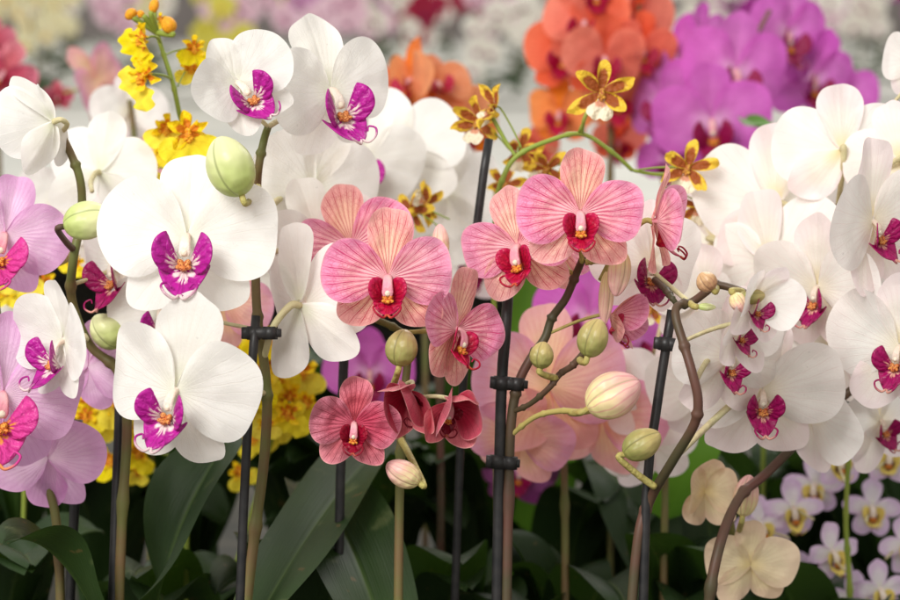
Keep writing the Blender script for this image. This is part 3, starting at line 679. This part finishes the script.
for a in [('blush', 128, 112, 1.5, 40, 30, -4, 0), ('blush', 146, 186, 1.45, 42, -30, -10, 20), ('peach', 141, 165, 1.42, 30, 30, -8, 20), ('blush', 60, 205, 1.4, 50, 10, -8, 20), ('blush', 100, 235, 1.4, 50, 10, -8, 20), ('blush', 212, 225, 1.5, 50, 0, -8, 0)]:
    C5.flower(*a, lat=52, lipon=False)
C5.flower('blush', 30, 330, 1.35, 50, 0, -8, 20, lat=52, lipon=False)

# ================================================================== PURPLE, ORANGE (blurred middle distance)
D1 = Plant('purple_orchid', 'bright purple orchid blurred behind the white flowers, right of the orange one', 'orchid',
           stem=[(770, 10, 1.75), (745, 60, 1.75), (725, 130, 1.75), (735, 220, 1.75), (740, 400, 1.75), (740, 760, 1.75)])
for a in [(735, 72, 1.70, 62, 14, -6, 6), (712, 122, 1.66, 60, -6, -12, -4), (664, 100, 1.72, 52, -40, -6, -16), (684, 60, 1.74, 46, -50, 0, 0), (786, 34, 1.78, 54, 30, -6, 10),
          (812, 78, 1.8, 52, 30, -10, 14), (700, 36, 1.8, 34, 40, -6, 0), (738, 170, 1.8, 36, 10, -40, 0), (735, 205, 1.85, 30, 0, -40, 0), (668, 160, 1.8, 34, 0, -40, 0), (845, 95, 1.85, 34, 0, 0, 0)]:
    D1.flower('purple', *a, lat=50, q=.7)
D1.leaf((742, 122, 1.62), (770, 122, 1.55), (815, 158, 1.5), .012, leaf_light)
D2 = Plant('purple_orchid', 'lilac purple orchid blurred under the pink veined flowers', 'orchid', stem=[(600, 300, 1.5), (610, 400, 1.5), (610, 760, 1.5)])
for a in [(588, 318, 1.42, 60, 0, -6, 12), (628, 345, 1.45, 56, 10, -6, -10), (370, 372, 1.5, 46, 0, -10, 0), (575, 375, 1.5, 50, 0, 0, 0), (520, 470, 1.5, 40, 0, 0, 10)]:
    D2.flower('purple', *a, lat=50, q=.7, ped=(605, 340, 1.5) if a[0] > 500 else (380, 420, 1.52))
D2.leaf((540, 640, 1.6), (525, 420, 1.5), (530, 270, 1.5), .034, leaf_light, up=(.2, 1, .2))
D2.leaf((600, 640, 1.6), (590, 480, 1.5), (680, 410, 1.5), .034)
O1 = Plant('orange_orchid', 'coral red orchid blurred at the top beside the purple one', 'orchid', stem=[(640, 5, 1.75), (615, 80, 1.75), (610, 200, 1.78), (610, 760, 1.78)])
for a in [('coral', 585, 22, 1.72, 46, -10, -6, 8), ('coral', 566, 52, 1.74, 44, -20, -8, 4), ('coral', 636, 18, 1.76, 44, 20, -8, 4), ('coral', 604, 58, 1.7, 44, 10, -10, 4), ('coral', 642, 48, 1.72, 38, 20, -12, 4),
          ('orange', 618, 96, 1.74, 40, 0, -30, 0), ('orange', 560, 112, 1.76, 36, -20, -10, 0), ('coral', 618, 140, 1.8, 30, 10, -40, 0), ('coral', 537, 148, 1.8, 24, 0, -30, 0), ('coral', 596, -8, 1.72, 38, 0, 0, 0)]:
    O1.flower(*a, lat=50, q=.7)
O2 = Plant('orange_orchid', 'light orange orchid blurred between the white cluster and the bare stake top', 'orchid', stem=[(412, 40, 1.7), (420, 100, 1.7), (425, 200, 1.72), (425, 760, 1.72)])
for a in [('orange', 412, 80, 1.66, 44, -60, -4, 0), ('orange', 436, 84, 1.68, 40, 20, 30, 0), ('orange', 450, 108, 1.7, 42, 20, -16, 10), ('orange', 404, 108, 1.7, 38, -20, -16, 0), ('coral', 385, 88, 1.78, 22, -20, -16, 0), ('orange', 470, 130, 1.75, 30, 0, -10, 0)]:
    O2.flower(*a, lat=50, q=.7)
M1 = Plant('magenta_orchid', 'dark magenta orchid blurred at the upper left edge', 'orchid', stem=[(-5, 70, 1.9), (0, 200, 1.9), (5, 760, 1.9)])
for a in [(4, 72, 1.85, 34, 0, -10, 30), (58, 96, 1.9, 16, 0, -10, 0), (-8, 40, 1.9, 24, 0, 0, 0)]: M1.flower('rose', *a, lat=50, q=.7)
M1.flower('peach', 98, 82, 1.8, 44, 60, 10, -40, lat=50, q=.7, lipon=False)

# ================================================================== ONCIDIUMS
Y1 = Plant('yellow_orchid', 'yellow dancing lady orchid sprig standing above the left white flowers', 'orchid', base=at(185, 640, 1.3),
           stem=[(155, 8, 1.22), (156, 28, 1.22), (163, 52, 1.22), (172, 80, 1.22), (179, 112, 1.23), (186, 150, 1.25), (190, 300, 1.28), (185, 640, 1.3)], srad=.0016, smat=stem_green)
for a in [(145, 38, 1.2, 40, -46, -8, 44), (146, 76, 1.2, 42, -46, -8, 44), (193, 48, 1.24, 27, 30, 0, 0), (190, 68, 1.25, 26, 30, 0, 0), (160, 20, 1.25, 16, 30, 0, 0), (188, 132, 1.2, 44, 10, -8, -6), (168, 128, 1.24, 32, -10, -8, 10),
          (150, 168, 1.26, 24, -20, -8, 10), (165, 150, 1.3, 30, -20, -8, 10)]:
    Y1.oncid(*a)
for a in [(169, 25, 8, 8), (131, 14, 7, 5), (154, 6, 5, 7), (141, 14, 4, 4)]:
    Y1.bud(a[0], a[1], 1.21, a[2], a[3], roll=rng.uniform(-60, 60), mat=yel_c, ped=(157, 32, 1.22), pedmat=stem_green)
Y2 = Plant('yellow_orchid', 'yellow dancing lady orchid low behind the lower white flower and its stake', 'orchid', base=at(210, 640, 1.4),
           stem=[(282, 330, 1.36), (280, 400, 1.38), (250, 520, 1.4), (210, 640, 1.4)], srad=.0016, smat=stem_green)
for i in range(64):
    Y2.oncid(rng.choice([rng.uniform(232, 310), rng.uniform(232, 310), rng.uniform(75, 118)]), rng.uniform(335, 425) , rng.uniform(1.28, 1.42), rng.uniform(22, 36), rng.uniform(-40, 40), rng.uniform(-20, 10), rng.uniform(-30, 30))
for i in range(9): Y2.oncid(rng.uniform(85, 300), rng.uniform(420, 500), rng.uniform(1.32, 1.42), rng.uniform(20, 30), rng.uniform(-40, 40), 0, rng.uniform(-30, 30))
Y2.oncid(292, 240, 1.3, 26, 20, 0, 20); Y2.oncid(288, 258, 1.32, 20, -20, 0, 20)
Y3 = Plant('yellow_orchid', 'yellow dancing lady orchid blurred below the left edge lilac flower', 'orchid', base=at(20, 640, 1.4),
           stem=[(22, 262, 1.32), (26, 400, 1.36), (20, 640, 1.4)], srad=.0016, smat=stem_green)
for a in [(22, 272, 1.3, 36, 10, 0, 10), (44, 282, 1.32, 30, -20, 0, 0), (5, 290, 1.33, 26, 20, 0, 0), (90, 388, 1.34, 26, 0, 0, 20), (75, 262, 1.32, 20, 0, 0, 20)]: Y3.oncid(*a)
B1 = Plant('brindled_orchid', 'small brown and yellow orchid on an arching green stalk above the pink flowers', 'orchid', base=at(498, 640, 1.3),
           stem=[(632, 170, 1.24), (612, 152, 1.235), (582, 134, 1.23), (548, 141, 1.22), (517, 156, 1.22), (503, 178, 1.22), (496, 210, 1.23), (494, 300, 1.26), (498, 640, 1.3)], srad=.0017, smat=stem_green)
B1.stalk([(516, 157, 1.22), (505, 140, 1.22), (493, 118, 1.22)], .0013, 'side_branch', stem_green)
B1.stalk([(582, 134, 1.23), (584, 120, 1.22), (591, 104, 1.22)], .0013, 'side_branch', stem_green)
B1.stalk([(632, 170, 1.24), (655, 174, 1.24), (682, 174, 1.24)], .0013, 'side_branch', stem_green)
for a in [(601, 92, 1.2, 38, 10, -4, 6), (688, 168, 1.22, 34, -10, 0, 14), (494, 108, 1.22, 30, -60, 10, 40), (478, 122, 1.24, 30, -30, 0, 10), (520, 150, 1.3, 28, 20, -30, 10), (548, 168, 1.3, 28, -20, -30, 50),
          (562, 190, 1.32, 26, 10, -40, 10), (578, 168, 1.3, 22, 10, -40, 10), (697, 205, 1.26, 26, 0, -30, 0), (425, 205, 1.3, 26, 40, 0, 120), (412, 212, 1.3, 26, -20, 0, 20), (505, 185, 1.32, 26, 10, 0, 20), (650, 310, 1.28, 20, 10, 0, 20)]:
    B1.oncid(*a, kind='brindle')
# dendrobium at the bottom right
DB = Plant('dendrobium', 'white lilac dendrobium with maroon and yellow centres at the bottom right', 'orchid', base=at(850, 680, 1.35),
           stem=[(850, 440, 1.32), (846, 520, 1.33), (850, 600, 1.34), (850, 760, 1.35)], srad=.002, smat=stem_green)
KINDS['den'] = dict(petal=den_p, sepal=den_p, lip=den_l, col=col_white, cal=cal_yel, rad=58, full=1)
for i, a in enumerate([(838, 458), (793, 508), (872, 508), (832, 552), (890, 455), (780, 560), (880, 590), (760, 525), (815, 485), (850, 600), (905, 545), (900, 415), (805, 600), (858, 435)]):
    DB.flower('den', a[0], a[1], 1.36 + .03 * (i % 3), 31, rng.uniform(-25, 25), rng.uniform(-10, 10), rng.uniform(-15, 15), lat=58, pw=.62, ls=1.3, tendril=.5, q=.7, opn=12)
for i, a in enumerate([(760, 190), (725, 190), (745, 215), (775, 205), (790, 235)]):
    DB2 = DB if i else DB
DB3 = Plant('dendrobium', 'small white and lilac dendrobium blurred below the purple orchid', 'orchid', base=at(760, 640, 1.5),
            stem=[(758, 180, 1.5), (765, 300, 1.5), (760, 640, 1.5)], srad=.002, smat=stem_green)
for a in [(752, 185), (722, 205), (775, 196), (745, 222), (795, 200)]:
    DB3.flower('den', a[0], a[1], 1.48, 28, rng.uniform(-25, 25), rng.uniform(-10, 10), rng.uniform(-25, 25), lat=58, pw=.7, ls=1.1, q=.7)
# cream flowers low right
CR = Plant('cream_orchid', 'cream peach orchid low on the right between the two dark spikes', 'orchid', base=at(740, 680, 1.25), stem=[(720, 470, 1.22), (735, 560, 1.22), (740, 760, 1.25)])
CR.flower('cream', 705, 492, 1.2, 44, 10, -8, 0, lipon=False, opn=30, bend=.5, cup=.4)
CR.flower('cream', 750, 565, 1.2, 48, 4, -10, 0, opn=10, lipon=False)
CR.bud(746, 497, 1.18, 13, 20, roll=10, mat=bud_blush, ped=(736, 540, 1.22))

# ================================================================== STAKES
stake('black stake clipped to the left white orchid spike', [(256, 316, 1.105), (251, 380, 1.10), (247, 440, 1.10), (240, 600, 1.10), (238, 760, 1.10)], .0026, [(254, 333, 1.105, 16, 0)])
stake('black stake clipped under the central pink orchid', [(509, 280, 1.125), (505, 340, 1.12), (501, 400, 1.12), (497, 600, 1.12), (497, 760, 1.12)], .0032, [(502, 383, 1.12, 15, 4), (498, 462, 1.12, 12, 4)])
stake('black stake with its bare top showing above the pink flowers', [(489, 139, 1.20), (477, 225, 1.20), (462, 400, 1.22), (450, 760, 1.24)], .0027)
stake('leaning black stake clipped to the brown spike right of centre', [(672, 310, 1.105), (664, 360, 1.105), (655, 420, 1.105), (646, 500, 1.1), (640, 760, 1.1)], .0027, [(666, 344, 1.105, 15, 6)])
stake('black stake left of the lower white flower', [(121, 330, 1.175), (119, 430, 1.17), (113, 600, 1.16), (112, 760, 1.16)], .0030)
stake('black stake half hidden behind the deep rose flowers', [(346, 330, 1.2), (343, 380, 1.2), (338, 600, 1.2), (338, 760, 1.2)], .0030)
stake('black stake at the lower left below the lilac flowers', [(78, 420, 1.2), (74, 520, 1.2), (70, 600, 1.2), (70, 760, 1.2)], .0030)

# ================================================================== FOLIAGE low behind (separate leafy plants in the shade)
FOL = [(20, 420, 1.5), (110, 470, 1.5), (200, 430, 1.55), (300, 440, 1.5), (380, 480, 1.5), (470, 470, 1.5), (560, 520, 1.5), (640, 480, 1.5), (720, 460, 1.5), (800, 470, 1.55), (880, 480, 1.5),
       (60, 380, 1.8), (180, 380, 1.8), (320, 380, 1.8), (450, 380, 1.8), (560, 370, 1.8), (690, 380, 1.8), (800, 380, 1.8), (900, 380, 1.8),
       (0, 560, 1.3), (180, 570, 1.3), (310, 560, 1.3), (430, 580, 1.35), (570, 570, 1.35), (690, 570, 1.35), (830, 600, 1.35)]
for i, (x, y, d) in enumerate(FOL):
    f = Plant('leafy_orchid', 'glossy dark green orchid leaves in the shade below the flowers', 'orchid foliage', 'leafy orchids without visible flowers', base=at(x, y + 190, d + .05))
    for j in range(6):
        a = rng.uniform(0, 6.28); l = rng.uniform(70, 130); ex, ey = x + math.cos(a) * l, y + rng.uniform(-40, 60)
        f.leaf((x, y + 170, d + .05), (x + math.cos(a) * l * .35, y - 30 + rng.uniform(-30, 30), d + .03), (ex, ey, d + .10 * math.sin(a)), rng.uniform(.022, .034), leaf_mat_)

# ================================================================== FAR ORCHIDS on the back bench
def far_mesh(name, cp, cl, r=.045, dens=0):
    K = dict(lip=cl, cal=cl); b = MB()
    for outl, a, L, W, mir in ((SEP, 90, 1, .95, False), (LAT, -52, .98, 1, True), (LAT, -128, .98, 1, False), (PET, 2, 1, 1, False), (PET, 178, 1, 1, True)):
        rows, ar = petal_rows(outl, R_(a), L * r, W * r, .12, -2., 1., .0006, 5, 0, mir, 4, 1, .0); b.grid(rows, ar)
    b.blob((0, -.2 * r, -.22 * r), .2 * r, .16 * r, .22 * r, seg=8, rings=6, mi=1)
    return b.mesh(name, [cp, cl])
fm = lambda n, c: plain_mat(n, c, tuple(min(255, x + 10) for x in c), 20., .55, .35, 0.)
lipd = fm('far_lip_purple', (150, 20, 110)); lipy = fm('far_lip_yellow', (236, 200, 90))
FAR = {'white': (far_mesh('far_flower_white', fm('far_white', (244, 240, 230)), lipd), 'white'),
       'cream': (far_mesh('far_flower_cream', fm('far_cream', (240, 234, 196)), lipy), 'cream yellow'),
       'lilac': (far_mesh('far_flower_lilac', fm('far_lilac', (226, 168, 214)), lipd), 'lilac pink'),
       'pale': (far_mesh('far_flower_pale', fm('far_pale_pink', (240, 208, 222)), lipd), 'pale pink'),
       'purple': (far_mesh('far_flower_purple', fm('far_purple', (178, 60, 160)), lipd), 'deep purple'),
       'yellow': (far_mesh('far_flower_yellow', fm('far_yellow', (222, 214, 96)), lipy), 'lime yellow'),
       'red': (far_mesh('far_flower_red', fm('far_red', (170, 40, 70)), lipd), 'wine red')}
def xcol(px):
    T = [(-50, 90, 'pale white white lilac cream'), (90, 210, 'white pale cream pale purple'), (210, 300, 'yellow yellow cream pale'), (300, 400, 'lilac pale lilac pale yellow'), (400, 480, 'white white pale red'),
         (480, 570, 'lilac pale lilac white purple'), (570, 700, 'white yellow pale red'), (700, 780, 'purple lilac white purple'), (780, 960, 'white purple red white pale lilac')]
    for a, b_, s_ in T:
        if a <= px < b_: return rng.choice(s_.split())
    return 'white'
far_stem = {}
def far_plant(px, y, c, h):
    me, nm = FAR[c]; d = y
    X = (px - 450) * S(d / math.cos(PITCH)); base = Vector((X, y, .95))
    o = bpy.data.objects.new('distant_orchid', None); COL.objects.link(o); o.location = base
    tag(o, 'distant blurred orchid with %s flowers on the back bench' % nm, 'orchid', 'distant %s orchids' % nm)
    b = MB(); lean = rng.uniform(-.1, .1)
    P = [Vector((0, 0, 0)), Vector((0, .01, h * .5)), Vector((lean * .5, -.02, h * .85)), Vector((lean * 2, -.05, h))]
    b.tube(P, .004, 5, smooth=3); b.build('stem', [stem_mat], o)
    l = MB()
    for j in range(5):
        a = rng.uniform(0, 6.28); rows = []; ar = []
        for i in range(6):
            f = i / 5; p = Vector((math.cos(a), math.sin(a), 0)) * .2 * f + Vector((0, 0, .03 + .16 * f - .14 * f * f)); sd = Vector((-math.sin(a), math.cos(a), 0)) * .035 * math.sin(math.pi * (f * .9 + .08)) ** .6
            rows.append([p - sd, p, p + sd]); ar.append([(f, -1, f), (f, 0, f), (f, 1, f)])
        l.grid(rows, ar)
    l.build('leaves', [leaf_mat_], o)
    for j in range(rng.randint(7, 10)):
        f = rng.uniform(.45, 1.); p = Vector((lean * 2 * max(0, f - .5) * 1.6, -.03, h * f)) + Vector((rng.uniform(-.075, .075), rng.uniform(-.05, .03), rng.uniform(-.03, .03)))
        M = Matrix.Translation(p) @ (Matrix.Rotation(rng.uniform(-.7, .7), 4, 'Z') @ Matrix.Rotation(rng.uniform(-.2, .35), 4, 'X') @ Matrix.Rotation(rng.uniform(-.3, .3), 4, 'Y'))
        link('flower', me, o, M)
for row, y in enumerate((5.9, 6.6, 7.5, 8.6, 10.2)):
    px = -60 + rng.uniform(0, 30)
    while px < 970:
        far_plant(px, y + rng.uniform(-.2, .2), xcol(px), rng.uniform(.26, .42) + .03 * row); px += rng.uniform(55, 85) * 8 / y * (1 + .1 * row)

# ================================================================== LIGHT, CAMERA
w = bpy.data.worlds.new('World'); scn.world = w; w.use_nodes = True
bg = w.node_tree.nodes['Background']; bg.inputs[0].default_value = (1.0, .972, .92, 1); bg.inputs[1].default_value = .76
def area(name, loc, target, sx, sy, power, col):
    l = bpy.data.lights.new(name, 'AREA'); l.shape = 'RECTANGLE'; l.size = sx; l.size_y = sy; l.energy = power; l.color = col
    o = bpy.data.objects.new(name, l); COL.objects.link(o); o.location = loc
    o.rotation_euler = (Vector(target) - Vector(loc)).to_track_quat('-Z', 'Y').to_euler(); o['kind'] = 'structure'; return o
area('roof_light', (-1.0, -.5, 2.6), (0, 1.25, 1.1), 1.2, 1.0, 66, (1, .985, .95))
area('rear_rim_light', (.7, 3.1, 2.9), (0, 1.2, 1.1), 1.6, 1.0, 34, (1, .99, .97))  # added lamp behind the flowers, for rim glow and petals shining through
area('back_roof_light', (0, 8, 5.0), (0, 8.5, 1.0), 9, 6, 170, (1, .99, .97))
cam = bpy.data.cameras.new('camera'); co = bpy.data.objects.new('camera', cam); COL.objects.link(co)
co.location = CAM; co.rotation_euler = (math.pi / 2 - PITCH, 0, 0)
cam.lens = 79.2; cam.sensor_width = 36; cam.clip_start = .05; cam.clip_end = 200
cam.dof.use_dof = True; cam.dof.focus_distance = 1.085; cam.dof.aperture_fstop = 7.5; cam.dof.aperture_blades = 0
scn.camera = co
scn.render.engine = 'CYCLES'
scn.view_settings.view_transform = 'Standard'; scn.view_settings.look = 'None'; scn.view_settings.exposure = 0
